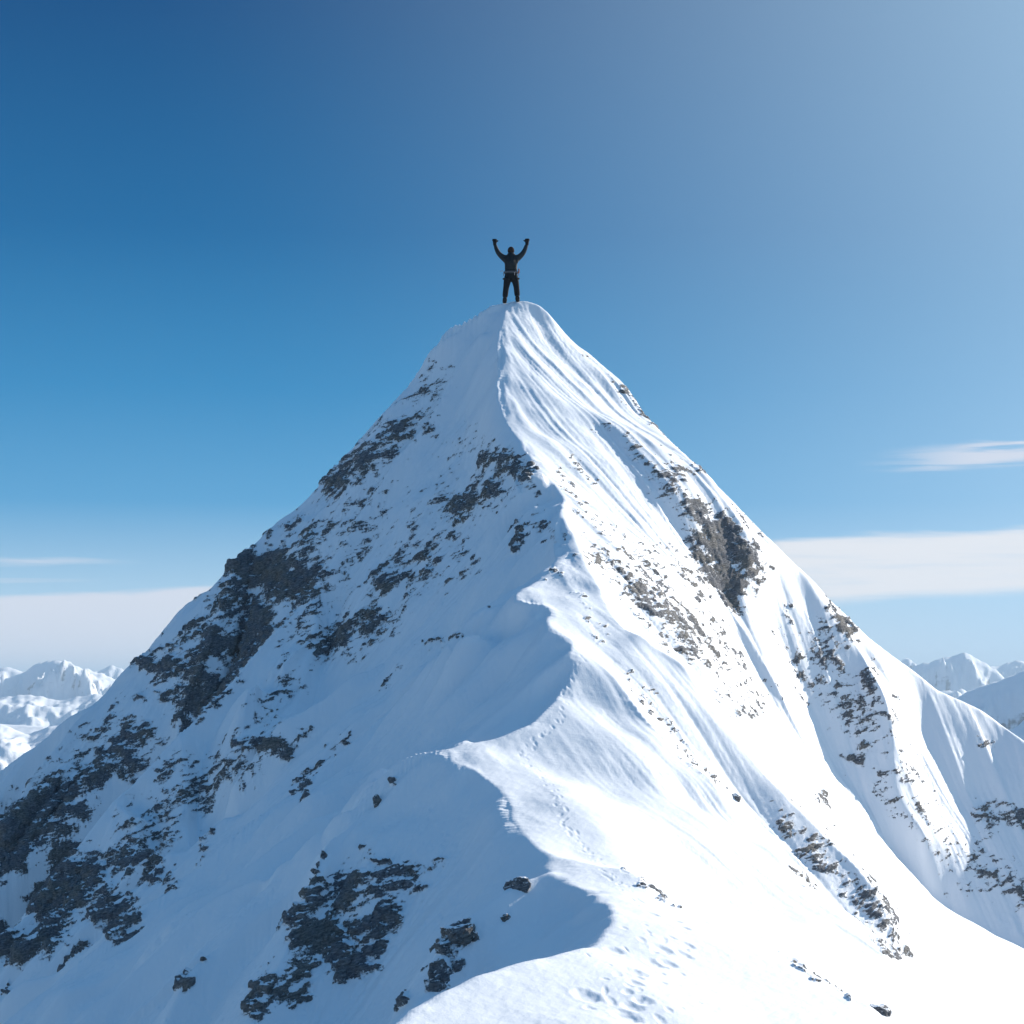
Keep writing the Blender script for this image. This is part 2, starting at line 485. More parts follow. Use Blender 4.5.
for X, Y, z in ((-20, 30, -16), (-26, 44, -17), (-30, 56, -16), (20, 30, -12.5), (22, 44, -11), (28, 56, -10), (0, 78, 3), (-12, 78, -8), (12, 78, -7), (-26, 76, -20), (26, 76, -18)):
    far.append((X, Y, z))
far += [(1.2, 63.2, 8.9), (1.6, 61.2, 7.35), (.6, 65.4, 10.5), (2.1, 63.2, 8.5), (.6, 61.2, 7.75), (2.7, 61.2, 6.95)]
allp = np.vstack([crest_pts, extra, np.array(vale_pts), np.array(PTS), np.array(far, float)])
# drop near-duplicate control points
key = np.round(allp[:, :2] / 0.045).astype(int)
_, idx = np.unique(key, axis=0, return_index=True)
allp = allp[np.sort(idx)]
cdt = delaunay_2d_cdt([Vector((float(a), float(b))) for a, b in allp[:, :2]], [], [], 0, 1e-5)
TV = np.array([(v.x, v.y) for v in cdt[0]])
TZ = np.array([allp[o[0], 2] if len(o) else 0.0 for o in cdt[3]])
TF = [tuple(f) for f in cdt[2]]


def raster(x0, x1, y0, y1, h):
    nx = int((x1 - x0) / h) + 1
    ny = int((y1 - y0) / h) + 1
    Z = np.full((ny, nx), np.nan)
    for f in TF:
        a, b, c = TV[f[0]], TV[f[1]], TV[f[2]]
        mnx, mxx = min(a[0], b[0], c[0]), max(a[0], b[0], c[0])
        mny, mxy = min(a[1], b[1], c[1]), max(a[1], b[1], c[1])
        i0 = max(0, int(math.ceil((mnx - x0) / h - 1e-6)))
        i1 = min(nx - 1, int(math.floor((mxx - x0) / h + 1e-6)))
        j0 = max(0, int(math.ceil((mny - y0) / h - 1e-6)))
        j1 = min(ny - 1, int(math.floor((mxy - y0) / h + 1e-6)))
        if i1 < i0 or j1 < j0:
            continue
        X, Y = np.meshgrid(x0 + h * np.arange(i0, i1 + 1), y0 + h * np.arange(j0, j1 + 1))
        det = (b[1] - c[1]) * (a[0] - c[0]) + (c[0] - b[0]) * (a[1] - c[1])
        if abs(det) < 1e-12:
            continue
        l0 = ((b[1] - c[1]) * (X - c[0]) + (c[0] - b[0]) * (Y - c[1])) / det
        l1 = ((c[1] - a[1]) * (X - c[0]) + (a[0] - c[0]) * (Y - c[1])) / det
        l2 = 1 - l0 - l1
        m = (l0 > -1e-6) & (l1 > -1e-6) & (l2 > -1e-6)
        z = l0 * TZ[f[0]] + l1 * TZ[f[1]] + l2 * TZ[f[2]]
        sub = Z[j0:j1 + 1, i0:i1 + 1]
        sub[m] = z[m]
    if np.isnan(Z).any():
        Z[np.isnan(Z)] = -30
    return Z


def blur(Z, n, mask=None):
    for _ in range(n):
        p = np.pad(Z, 1, mode='edge')
        q = (p[:-2, 1:-1] + p[2:, 1:-1] + p[1:-1, :-2] + p[1:-1, 2:]) * .15 + (p[:-2, :-2] + p[2:, 2:] + p[:-2, 2:] + p[2:, :-2]) * .05 + Z * .2
        Z = q if mask is None else Z + mask * (q - Z)
    return Z


H = 0.045
GX0, GX1, GY0, GY1 = -27.0, 27.0, 19.0, 76.0
ZF = raster(GX0, GX1, GY0, GY1, H)
CX0, CY0, CH = -320.0, -20.0, 1.0
ZC = blur(raster(CX0, 320, CY0, 420, CH), 2)
ny, nx = ZF.shape
# distance (in cells) to the nearest crest keeps the lips sharp and lets everything else settle like snow
cm = np.zeros_like(ZF)
ci = np.round((crest_pts[:, 0] - GX0) / H).astype(int)
cj = np.round((crest_pts[:, 1] - GY0) / H).astype(int)
ok = (ci > 0) & (ci < nx - 1) & (cj > 0) & (cj < ny - 1)
cm[cj[ok], ci[ok]] = 1
near = cm.copy()
for _ in range(22):
    p = np.pad(near, 1)
    near = np.maximum(near, 0.907 * np.maximum.reduce([p[:-2, 1:-1], p[2:, 1:-1], p[1:-1, :-2], p[1:-1, 2:]]))
ZF = blur(ZF, 34, 1 - np.clip(near * 1.15, 0, 1))
ZF = blur(ZF, 4)

# fall-line flutes: noise averaged along the steepest descent
ZB = blur(ZF, 28)
gy, gx = np.gradient(ZB, H)
gl = np.hypot(gx, gy) + 1e-6
ux, uy = gx / gl, gy / gl
steep = np.clip((gl - 0.35) / 0.6, 0, 1)
JJ, II = np.meshgrid(np.arange(ny, dtype=np.float32), np.arange(nx, dtype=np.float32), indexing='ij')
nzs = (fbm2(II * H * 2.6, JJ * H * 2.6, 3, .7)).astype(np.float32)
acc = np.zeros_like(ZF)
for sg in (1, -1):
    a, b = II.copy(), JJ.copy()
    for k in range(34):
        ia = np.clip(a, 0, nx - 1).astype(int)
        ib = np.clip(b, 0, ny - 1).astype(int)
        acc += nzs[ib, ia]
        a += sg * ux[ib, ia] * 2.4
        b += sg * uy[ib, ia] * 2.4
acc /= acc.std()
FL = acc * steep
# the same on a larger scale: ribs and runnels down both flanks
nzs = (1 - 2.2 * np.abs(per2(II * H * .62 + 3, JJ * H * .62)) + .5 * per2(II * H * 1.3, JJ * H * 1.3)).astype(np.float32)
acc2 = np.zeros_like(ZF)
ZB2 = blur(ZB, 100)
gy2_, gx2_ = np.gradient(ZB2, H)
gl2 = np.hypot(gx2_, gy2_) + 1e-6
for sg in (1, -1):
    a, b = II.copy(), JJ.copy()
    vx_, vy_ = gx2_ / gl2, gy2_ / gl2
    for k in range(36):
        ia = np.clip(a, 0, nx - 1).astype(int)
        ib = np.clip(b, 0, ny - 1).astype(int)
        acc2 += nzs[ib, ia]
        a += sg * vx_[ib, ia] * 3.5
        b += sg * vy_[ib, ia] * 3.5
acc2 = (acc2 - acc2.mean()) / acc2.std()
acc2 = blur(np.where(acc2 > 0, acc2 ** 1.25, acc2), 2)
RIB = acc2 * np.clip((gl - 0.3) / 0.5, 0, 1)


def bil(G, x, y, x0, y0, h):
    fx = np.clip((x - x0) / h, 0, G.shape[1] - 1.001)
    fy = np.clip((y - y0) / h, 0, G.shape[0] - 1.001)
    i = fx.astype(int)
    j = fy.astype(int)
    fx = fx - i
    fy = fy - j
    return (G[j, i] * (1 - fx) + G[j, i + 1] * fx) * (1 - fy) + (G[j + 1, i] * (1 - fx) + G[j + 1, i + 1] * fx) * fy


def base_z(x, y):
    zf = bil(ZF, x, y, GX0, GY0, H)
    zc = bil(ZC, x, y, CX0, CY0, CH)
    k = np.minimum(np.minimum(x - GX0, GX1 - x), np.minimum(y - GY0, GY1 - y))
    k = sstep(k, 0.2, 2.5)
    return zc + (zf - zc) * k, k


# ------------------------------------------------------------------ the mountain mesh (a grid that is finer near the viewpoint)
cols = np.concatenate([-np.geomspace(4.0, 0.30, 46), np.linspace(-0.295, 0.295, 1300), np.geomspace(0.30, 4.0, 46)])
rows = np.concatenate([np.linspace(2.0, 22.5, 50)[:-1], np.geomspace(22.5, 70, 1560), np.geomspace(70.5, 400, 60)])
U, Y = np.meshgrid(cols, rows)
X = U * (Y + 0.0)
Z, kf = base_z(X, Y)
fl = bil(FL, X, Y, GX0, GY0, H) * kf
nr = bil(near, X, Y, GX0, GY0, H) * kf
stp = bil(gl, X, Y, GX0, GY0, H) * kf
lit_side = sstep(bil(gx, X, Y, GX0, GY0, H), 0.1, -0.25)
rb_ = bil(RIB, X, Y, GX0, GY0, H) * kf
Z += rb_ * np.clip(.75 + 1.1 * fbm2(X * .22 + 5, Y * .22, 2), .15, 1.5) * (0.36 - 0.29 * lit_side - 0.02 * lit_side * sstep(Y, 52, 42)) * (1 - .9 * nr) * sstep(Y, 34, 42)
Z += fl * 0.034 * (1 - 0.8 * nr) * (1 - .35 * lit_side * sstep(Y, 44, 52) - .65 * lit_side * sstep(Y, 52, 44))
Z += (0.20 - .10 * lit_side) * sstep(Y, 30, 40) * fbm2(X * .5, Y * .5, 2) * (1 - .85 * nr) * kf
Z += 0.012 * (1 - .6 * lit_side) * fbm2(X * 3.1 + 9, Y * 3.1, 3) * (1 - .6 * nr) * kf
# wind-packed ripples on the gentle ground
gent = sstep(stp, 0.75, 0.35)
wx = X * 0.5 + Y * 0.86
wy = X * 0.86 - Y * 0.5
Z += gent * kf * 0.0025 * fbm2(wx * 3.0, wy * 11.0, 3)

PX = HX + F * X / Y
PY0 = HY - F * Z / Y


def hit(px, py):
    """ground point seen at a picture position"""
    c = int(np.argmin(np.abs(cols - (px - HX) / F)))
    col = HY - F * Z[:, c] / Y[:, c]
    r = int(np.argmax(col <= py))
    return X[r, c], Y[r, c]


# rock zones as capsules on the surfaces where they lie: (x1,y1,x2,y2,radius,strength[,dmin,dmax])
ROCK = [
    (245, 565, 300, 580, 22, 1.0, 59.4), (230, 600, 265, 632, 20, .95, 59.4), (212, 640, 245, 648, 18, .95, 59.4), (198, 700, 222, 690, 18, 1.0, 59.4), (186, 720, 200, 650, 12, .9, 59.4), (250, 660, 225, 700, 12, .8, 59.4),
    (150, 662, 188, 668, 13, .85, 60), (168, 690, 182, 702, 9, .8, 60), (172, 645, 200, 632, 9, .65, 60), (235, 548, 292, 520, 11, .5), (330, 480, 425, 422, 17, .55), (300, 552, 345, 512, 14, .45),
    (335, 478, 358, 466, 13, .7), (330, 455, 345, 445, 6, .4), (280, 600, 310, 560, 10, .4, 60),
    (25, 812, 130, 752, 17, .75, 57), (0, 842, 60, 800, 26, .95, 57), (0, 868, 18, 850, 14, .9, 57), (108, 762, 140, 732, 14, .75, 57), (130, 780, 160, 745, 8, .5, 57),
    (20, 950, 0, 940, 16, .95, 52), (48, 905, 85, 868, 20, 1.05), (78, 898, 66, 860, 17, 1.0), (58, 928, 42, 936, 12, .9), (108, 905, 118, 914, 19, 1.0), (98, 868, 158, 840, 16, .6), (150, 868, 168, 882, 10, .6),
    (72, 966, 86, 952, 7, .95, 46.5), (8, 990, 14, 996, 4, .7, 47), (160, 770, 175, 800, 9, .5), (118, 830, 165, 762, 7, .35), (180, 796, 205, 782, 9, .6), (240, 740, 285, 748, 9, .6), (298, 792, 348, 735, 4, .55),
    (206, 832, 200, 862, 5, .4), (240, 680, 200, 715, 6, .5),
    (488, 455, 522, 470, 12, .8, 52), (458, 508, 492, 488, 14, .85, 52), (325, 642, 372, 620, 15, .8), (382, 582, 432, 558, 15, .62), (400, 560, 352, 650, 14, .4), (475, 565, 405, 600, 7, .28), (516, 546, 524, 530, 4, .95, 50),
    (522, 475, 536, 492, 7, .6), (300, 612, 322, 600, 6, .65), (448, 480, 420, 505, 8, .4), (300, 640, 318, 625, 6, .5), (420, 650, 470, 630, 2.5, .4), (400, 668, 380, 690, 2.5, .4), (300, 735, 312, 728, 3, .5),
    (302, 930, 332, 945, 17, 1.0, 33, 38.5), (345, 968, 372, 950, 11, .95, 33, 38.5), (355, 928, 392, 912, 11, .85, 33, 38.5), (320, 862, 312, 905, 5, .75, 33, 39), (270, 995, 310, 962, 11, .65, 33, 38),
    (257, 1012, 270, 975, 8, .75, 33, 38), (345, 890, 425, 890, 6, .55, 33, 39), (366, 856, 388, 858, 3.5, .7, 33, 39.4), (292, 1000, 305, 985, 7, .8, 33, 38), (398, 915, 396, 930, 6, .6, 33, 38),
    (335, 905, 365, 902, 6, .55, 33, 38.4), (338, 880, 348, 895, 4, .5, 33, 39), (396, 780, 384, 786, 3, .9, 36, 39.8), (188, 970, 178, 988, 4, .8, 36, 39), (205, 958, 200, 960, 3, .6, 36, 39),
    (445, 945, 455, 965, 9, .8, 30, 33.5), (433, 978, 446, 982, 7, .95, 30, 33.5), (400, 1008, 408, 996, 4, .85, 29, 33),  (455, 925, 470, 930, 6, .8, 30, 33.5),
    (636, 585, 690, 640, 17, .78, 47.2), (600, 552, 640, 580, 14, .62, 47.2), (572, 550, 590, 575, 5, .5), (560, 580, 602, 625, 8, .42), (650, 702, 695, 768, 6, .62), (612, 662, 650, 705, 4, .5), (736, 708, 748, 716, 6, .5),
    (722, 690, 748, 714, 5, .55), (772, 825, 800, 840, 7, .6), (808, 850, 850, 878, 12, .65), (862, 888, 897, 945, 13, .95), (795, 872, 812, 886, 5, .6), (820, 795, 832, 828, 4, .55),
    (625, 869, 662, 897, 2.5, .8, 30, 34.6), (676, 904, 684, 908, 2, .8, 30, 34), (797, 963, 850, 998, 2.6, .8, 28, 32), (757, 932, 790, 962, 4, .35),
    (560, 435, 592, 482, 5, .35), (585, 500, 600, 530, 5, .3), (640, 540, 665, 575, 7, .35), (640, 400, 652, 418, 6, .85), (590, 355, 620, 384, 5, .35), (612, 420, 640, 450, 6, .3),
    (722, 528, 744, 570, 19, 1.0, 55.5), (700, 562, 735, 592, 14, .75, 55.5), (692, 512, 720, 520, 12, .65, 55.5), (665, 475, 702, 468, 9, .55, 57), (680, 540, 702, 596, 12, .45, 55.5), (660, 500, 690, 500, 8, .35),
    (832, 608, 850, 634, 7, .85), (820, 640, 832, 662, 12, .55), (798, 668, 812, 690, 9, .5), (842, 682, 872, 668, 7, .5), (868, 685, 890, 718, 8, .6), (858, 757, 882, 742, 11, .68), (884, 700, 896, 785, 5, .45), (786, 612, 790, 616, 3, .8),
    (985, 812, 1030, 822, 10, .6), (1000, 890, 1040, 898, 9, .6), (948, 880, 992, 825, 9, .28), (975, 740, 1000, 742, 4, .4), (776, 690, 778, 695, 3, .6), (895, 800, 905, 815, 6, .4),
]
ROCK += [  # thin scatter of stones and rime-plastered ledges
    (440, 380, 400, 440, 14, .33), (380, 500, 330, 590, 18, .36), (470, 440, 420, 520, 18, .34), (450, 540, 380, 620, 16, .36), (290, 640, 330, 600, 12, .36), (260, 720, 310, 660, 14, .33),
    (180, 760, 250, 770, 12, .34), (120, 830, 200, 800, 14, .36), (330, 900, 420, 870, 16, .34, 33, 39), (290, 960, 350, 880, 14, .36, 33, 39), (40, 780, 140, 700, 12, .36, 57), (560, 470, 600, 540, 8, .34), (600, 430, 680, 500, 12, .36, 55),
    (600, 540, 720, 660, 16, .38, 47.2), (700, 600, 760, 700, 10, .3), (640, 690, 720, 790, 8, .38), (790, 640, 850, 720, 14, .36), (860, 700, 890, 800, 12, .36), (960, 860, 1040, 900, 16, .34), (900, 760, 960, 880, 14, .3),
    (760, 800, 850, 870, 12, .36), (830, 860, 890, 930, 10, .42), (620, 380, 680, 450, 8, .36), (545, 520, 600, 640, 10, .36)]
W = np.zeros_like(Z)
WX = 9 * fbm2(X * 1.6, Y * 1.6 + Z, 3, .6)
WY = 9 * fbm2(X * 1.6 + 40, Y * 1.6 + Z * 1.5, 3, .6)
for c in ROCK:
    x1, y1, x2, y2, r, s = c[:6]
    d0 = c[6] if len(c) > 6 else 0
    d1 = c[7] if len(c) > 7 else 99
    d0, d1 = [47 + (q - 47) * 1.17 if q > 47 and q < 99 else q for q in (d0, d1)]
    j0, j1 = np.searchsorted(rows, max(d0, 22.6)), np.searchsorted(rows, min(d1, 70))
    u0, u1 = np.searchsorted(cols, (min(x1, x2) - 2 * r - HX) / F), np.searchsorted(cols, (max(x1, x2) + 2 * r - HX) / F)
    sx = PX[j0:j1, u0:u1] + WX[j0:j1, u0:u1]
    sy = PY0[j0:j1, u0:u1] + WY[j0:j1, u0:u1]
    if x1 > 560:
        s *= .92
    elif y1 < 660 and x1 > 290:
        s *= .9
    L2 = max((x2 - x1) ** 2 + (y2 - y1) ** 2, 1e-6)
    t = np.clip(((sx - x1) * (x2 - x1) + (sy - y1) * (y2 - y1)) / L2, 0, 1)
    dd = np.hypot(sx - x1 - t * (x2 - x1), sy - y1 - t * (y2 - y1)) / r
    W[j0:j1, u0:u1] = np.maximum(W[j0:j1, u0:u1], s * sstep(dd, 1.85, 0.2))

# footprints
def stamp(xc, yc, L, Wd, rot, dep):
    j0, j1 = np.searchsorted(rows, yc - 1), np.searchsorted(rows, yc + 1)
    u0, u1 = np.searchsorted(cols, (xc - 1) / yc), np.searchsorted(cols, (xc + 1) / yc)
    a = X[j0:j1, u0:u1] - xc
    b = Y[j0:j1, u0:u1] - yc
    c, s = math.cos(rot), math.sin(rot)
    p = (a * c + b * s) / (Wd / 2)
    q = (-a * s + b * c) / (L / 2)
    rr = np.sqrt(p * p + q * q) + 0.18 * per2(X[j0:j1, u0:u1] * 9, Y[j0:j1, u0:u1] * 9)
    Z[j0:j1, u0:u1] += -dep * sstep(rr, 1.25, 0.30) + dep * .10 * np.exp(-((rr - 1.35) / .25) ** 2)


rnd = random.Random(4)
for px, py, s in ((587, 997, 1.3), (627, 1017, 1.35), (635, 972, 1.15), (662, 949, 1.1), (655, 964, 1.1), (668, 964, .9), (614, 951, .95), (643, 1001, 1.0), (632, 1007, 1.0), (652, 914, .8), (677, 921, .75), (685, 928, .75),
                  (687, 945, .8), (684, 955, .85), (635, 983, .8), (628, 992, .6), (590, 1008, .6), (605, 979, .45), (663, 983, .5), (640, 978, .5), (672, 938, .5), (650, 935, .35), (645, 925, .35), (610, 965, .3), (700, 1003, .35), (682, 1008, .3)):
    gx_, gy_ = hit(px, py)
    stamp(gx_, gy_, .24 * s, .30 * s, rnd.uniform(-.4, .4), .030 * s)
trail = [(640, 905), (625, 890), (603, 868), (588, 852), (574, 836), (564, 822), (560, 806), (555, 792), (543, 779), (531, 768), (522, 757), (530, 745), (548, 732), (560, 720), (565, 708), (567, 690), (572, 675), (582, 656), (580, 645)]
for (ax, ay), (bx, by) in zip(trail[:-1], trail[1:]):
    n = max(2, int(math.hypot(bx - ax, by - ay) / 3.4))
    for k in range(n):
        t = k / n
        gx_, gy_ = hit(ax + (bx - ax) * t + (3 if k % 2 else -3) + rnd.uniform(-2, 2), ay + (by - ay) * t + rnd.uniform(-1.5, 1.5))
        s = rnd.uniform(.55, 1.0)
        stamp(gx_, gy_, .20 * s, .09 * s, rnd.uniform(-.6, .6), .011 * s)
for _ in range(20):
    gx_, gy_ = hit(rnd.gauss(640, 26), rnd.uniform(905, 1020))
    stamp(gx_, gy_, rnd.uniform(.12, .3), rnd.uniform(.06, .14), rnd.uniform(-.5, .5), .012)

# rock relief pushed out along the surface normal
zy, zx = np.gradient(Z)
xr_y, xr_x = np.gradient(X)
yr_y = np.gradient(Y, axis=0)
v1 = np.stack([xr_x, np.zeros_like(X), zx], -1)
v2 = np.stack([xr_y, yr_y, zy], -1)
N = np.cross(v1, v2)
N /= np.linalg.norm(N, axis=-1)[..., None] + 1e-12
rock = np.zeros_like(Z)
sel = W > 0.04
xs, ys, zs = X[sel], Y[sel], Z[sel]
big = fbm3(xs * 1.1, ys * 1.1, zs * 1.6, 3, .55)
led = fbm3(xs * 2.0 + zs * .7 + 5, ys * 2.0, zs * 6.0 - xs * 2.6, 4, .62)
lsel = lit_side[sel]
rbs = np.clip(rb_[sel], -2, 2)
crg = rid3(xs * 1.5, ys * 1.5, zs * 2.3 + xs * .5, 5, .52)
m = W[sel] * 1.0 - 0.545 + 0.32 * big + 0.50 * led + 0.06 * crg + 0.10 * rbs
rk = sstep(m, -0.02, 0.30)
amp = np.clip(W[sel], 0, 1)
disp = (1 - .62 * lsel) * rk * (0.02 + amp * (0.07 * crg + 0.09 * np.round((led + big) * 3) / 3 * .8)) + 0.02 * led * amp
dX = np.zeros_like(Z)
dX[sel] = disp
NX = X + N[..., 0] * dX
NY = Y + N[..., 1] * dX
NZ = Z + N[..., 2] * dX
rock[sel] = m
rock[~sel] = -0.6

nrw, ncl = Z.shape
co = np.stack([NX, NY, NZ], -1).reshape(-1, 3).astype(np.float32)
idx = np.arange(nrw * ncl, dtype=np.int32).reshape(nrw, ncl)
quads = np.stack([idx[:-1, :-1], idx[:-1, 1:], idx[1:, 1:], idx[1:, :-1]], -1).reshape(-1, 4)


def grid_mesh(name, co, quads, attrs=None):
    me = bpy.data.meshes.new(name)
    me.vertices.add(len(co))
    me.vertices.foreach_set('co', co.ravel())
    me.loops.add(quads.size)
    me.loops.foreach_set('vertex_index', quads.ravel())
    me.polygons.add(len(quads))
    me.polygons.foreach_set('loop_start', np.arange(0, quads.size, 4, dtype=np.int32))
    me.polygons.foreach_set('use_smooth', np.ones(len(quads), dtype=bool))
    for k, v in (attrs or {}).items():
        at = me.attributes.new(k, 'FLOAT', 'POINT')
        at.data.foreach_set('value', v.ravel().astype(np.float32))
    me.update()
    me.validate()
    return me


def link(name, me, mat, parent=None):
    o = bpy.data.objects.new(name, me)
    scene.collection.objects.link(o)
    if mat:
        me.materials.append(mat)
    if parent:
        o.parent = parent
    return o


# ------------------------------------------------------------------ materials
def mountain_material(bare=None):
    mt = bpy.data.materials.new('snow_and_rock' if bare is None else 'bare_rock')
    mt.use_nodes = True
    t = mt.node_tree
    b = NB(t)
    bs = t.nodes['Principled BSDF']
    g = b.n('ShaderNodeNewGeometry')
    pos = g.outputs['Position']
    at = b.n('ShaderNodeAttribute', attribute_name='rock')
    sp = b.n('ShaderNodeSeparateXYZ')
    b.link(pos, sp.inputs[0])
    x, y, z = sp.outputs
    strata = b.comb(x, y, b.m('ADD', b.m('MULTIPLY', z, 3.0), b.m('MULTIPLY', x, -.8)))
    n1 = b.noise(strata, 5.0, 5, 0.65, 0.3)
    n2 = b.noise(pos, 22.0, 3, 0.6)
    v = b.m('ADD', at.outputs['Fac'] if bare is None else bare, b.m('MULTIPLY', b.m('SUBTRACT', n1, 0.5), 1.5))
    v = b.m('ADD', v, b.m('MULTIPLY', b.m('SUBTRACT', n2, 0.5), 0.8))
    # snow settles on the flatter ledges
    sn = b.n('ShaderNodeSeparateXYZ')
    b.link(g.outputs['Normal'], sn.inputs[0])
    v = b.m('SUBTRACT', v, b.ss(sn.outputs[2], 0.66, 0.92, 0.0, 0.50))
    mask = b.ss(v, -0.04, 0.16)
    # rock colour: cool grey with brown and rust patches and fine lichen speckle
    c1 = b.noise(pos, 1.3, 4, 0.6)
    c2 = b.noise(strata, 9.0, 5, 0.7)
    rc = b.ramp(c2, [(0.3, (0.055, 0.058, 0.068)), (0.5, (0.165, 0.17, 0.185)), (0.72, (0.36, 0.355, 0.36))])
    rb = b.ramp(c2, [(0.3, (0.07, 0.066, 0.062)), (0.5, (0.195, 0.183, 0.168)), (0.72, (0.38, 0.35, 0.315))])
    rcol = b.mix(b.ss(c1, 0.42, 0.62), rc, rb)
    sc = b.noise(pos, 0.8, 4, 0.6)
    scol = b.mix(sc, (0.86, 0.875, 0.90, 1), (0.90, 0.90, 0.905, 1))
    col = b.mix(mask, scol, rcol)
    b.link(col, bs.inputs['Base Color'])
    b.link(b.ss(mask, 0, 1, 0.55, 0.85), bs.inputs['Roughness'])
    bs.inputs['Specular IOR Level'].default_value = 0.3
    # bump: crusted snow grain, cracked rock
    h1 = b.noise(pos, 26.0, 4, 0.6)
    rip = b.noise(b.comb(b.m('ADD', b.m('MULTIPLY', x, 2.0), b.m('MULTIPLY', y, 3.4)), b.m('SUBTRACT', b.m('MULTIPLY', x, 11.0), b.m('MULTIPLY', y, 6.0)), z), 1.0, 4, 0.6)
    hs = b.m('ADD', b.m('MULTIPLY', h1, 0.005), b.m('MULTIPLY', rip, 0.004))
    hr = b.m('MULTIPLY', b.m('ADD', c2, b.m('MULTIPLY', n2, .6)), 0.10)
    hh = b.m('ADD', b.m('MULTIPLY', hs, b.m('SUBTRACT', 1.0, mask)), b.m('MULTIPLY', mask, b.m('ADD', hr, 0.03)))
    bp = b.n('ShaderNodeBump')
    bp.inputs['Strength'].default_value = 0.8
    bp.inputs['Distance'].default_value = 1.0
    b.link(hh, bp.inputs['Height'])
    b.link(bp.outputs[0], bs.inputs['Normal'])
    return mt


MT = mountain_material()
me = grid_mesh('mountain', co, quads, {'rock': rock})
mountain = link('mountain', me, MT)
mountain['kind'] = 'structure'

# ------------------------------------------------------------------ the country below and the far ranges
RANGES = [  # distance, front slope, back slope, spur depth, crest as picture positions
    (5200, .9, .5, 110, [(-500, 690), (-60, 676), (0, 670), (12, 668), (26, 669), (40, 664), (50, 661), (60, 659), (70, 662), (82, 668), (96, 673), (110, 676), (130, 684), (220, 692), (500, 690), (760, 684), (880, 690), (1500, 700)]),
    (3900, .34, .4, 140, [(-500, 712), (-40, 700), (0, 697), (30, 694), (60, 700), (95, 693), (130, 700), (250, 716), (500, 730), (1500, 800)]),
    (2500, .30, .4, 110, [(-500, 748), (-60, 735), (0, 724), (30, 733), (62, 724), (110, 740), (250, 760), (500, 800), (1500, 900)]),
    (7600, .8, .5, 110, [(-500, 676), (60, 676), (92, 672), (104, 668), (112, 667), (122, 670), (140, 676), (300, 672), (500, 664), (700, 668), (860, 668), (893, 663), (903, 659), (913, 662), (925, 670), (985, 668), (1005, 662), (1016, 661), (1030, 664), (1200, 660), (1500, 670)]),
    (5900, 1.05, .55, 70, [(-500, 700), (600, 700), (860, 684), (895, 672), (915, 664), (935, 660), (950, 655), (965, 651), (975, 655), (985, 661), (1000, 672), (1020, 690), (1500, 705)]),
    (2700, 1.15, .5, 60, [(-500, 800), (700, 800), (900, 735), (950, 697), (975, 688), (1000, 678), (1024, 669), (1100, 645), (1250, 655), (1500, 640)]),
    (1500, .8, .5, 30, [(-500, 860), (900, 900), (990, 748), (1005, 735), (1024, 720), (1060, 705), (1150, 690), (1500, 680)]),
]
fpx = np.linspace(-420, 1450, 1300)
frow = np.concatenate([np.geomspace(260, 1200, 60)[:-1], np.geomspace(1200, 9500, 760), np.geomspace(9700, 45000, 40)])
FP, FR = np.meshgrid(fpx, frow)
FX = (FP - HX) / F * FR
side = sstep(FP, 300, 800)
bl = np.interp(FR, [260, 500, 900, 1300, 1800, 3000, 4300, 5150, 9000, 45000], [-300, -250, -190, -150, -125, -100, -75, -55, -80, -90])
br = np.interp(FR, [260, 500, 900, 1400, 2500, 4500, 6000, 9000, 45000], [-300, -260, -200, -150, -95, -62, -75, -80, -80])
FZ = bl * (1 - side) + br * side
FZ = FZ + 10 * fbm2(FX / 500, FR / 900, 4, .5) + 3.5 * (1 - 2 * np.abs(per2(FX / 90, FR / 260))) + 1.5 * fbm2(FX / 40, FR / 90, 3)
for D, sf, sb, A, line in RANGES:
    amp_ = {3900: .35, 2500: .35, 5900: .45, 2700: .3, 1500: .3}.get(D, .65)
    lp = np.array(line, float)
    cz = (HY - np.interp(FP, lp[:, 0], lp[:, 1])) / F * D
    jag = .0022 * D * fbm2(FX / (.012 * D) + D, FR / (.05 * D), 3, .6)
    wn = (1 - 2 * np.abs(per2(FX / (A * 1.6) + D, FR / (A * 3)))) + .5 * (1 - 2 * np.abs(per2(FX / (A * .7), FR / (A * 1.2)))) + .35 * (1 - 2 * np.abs(per2(FX / (A * .3), FR / (A * .5)))) + .15 * per2(FX / (A * .12), FR / (A * .2))
    t = D - FR
    fall = np.where(t > 0, sf * np.maximum(0, t - amp_ * A * np.maximum(wn, -.6) * sstep(t, 0, A)), -sb * t)
    hz = cz + jag * min(1, amp_ + .1) - fall + 0.07 * A * (amp_ + .1) * fbm2(FX / (A * .3), FR / (A * .4), 4, .6) * sstep(np.abs(t), 0, A * .4)
    FZ = np.maximum(FZ, hz)
fq = np.arange(FZ.size, dtype=np.int32).reshape(FZ.shape)
fquads = np.stack([fq[:-1, :-1], fq[:-1, 1:], fq[1:, 1:], fq[1:, :-1]], -1).reshape(-1, 4)


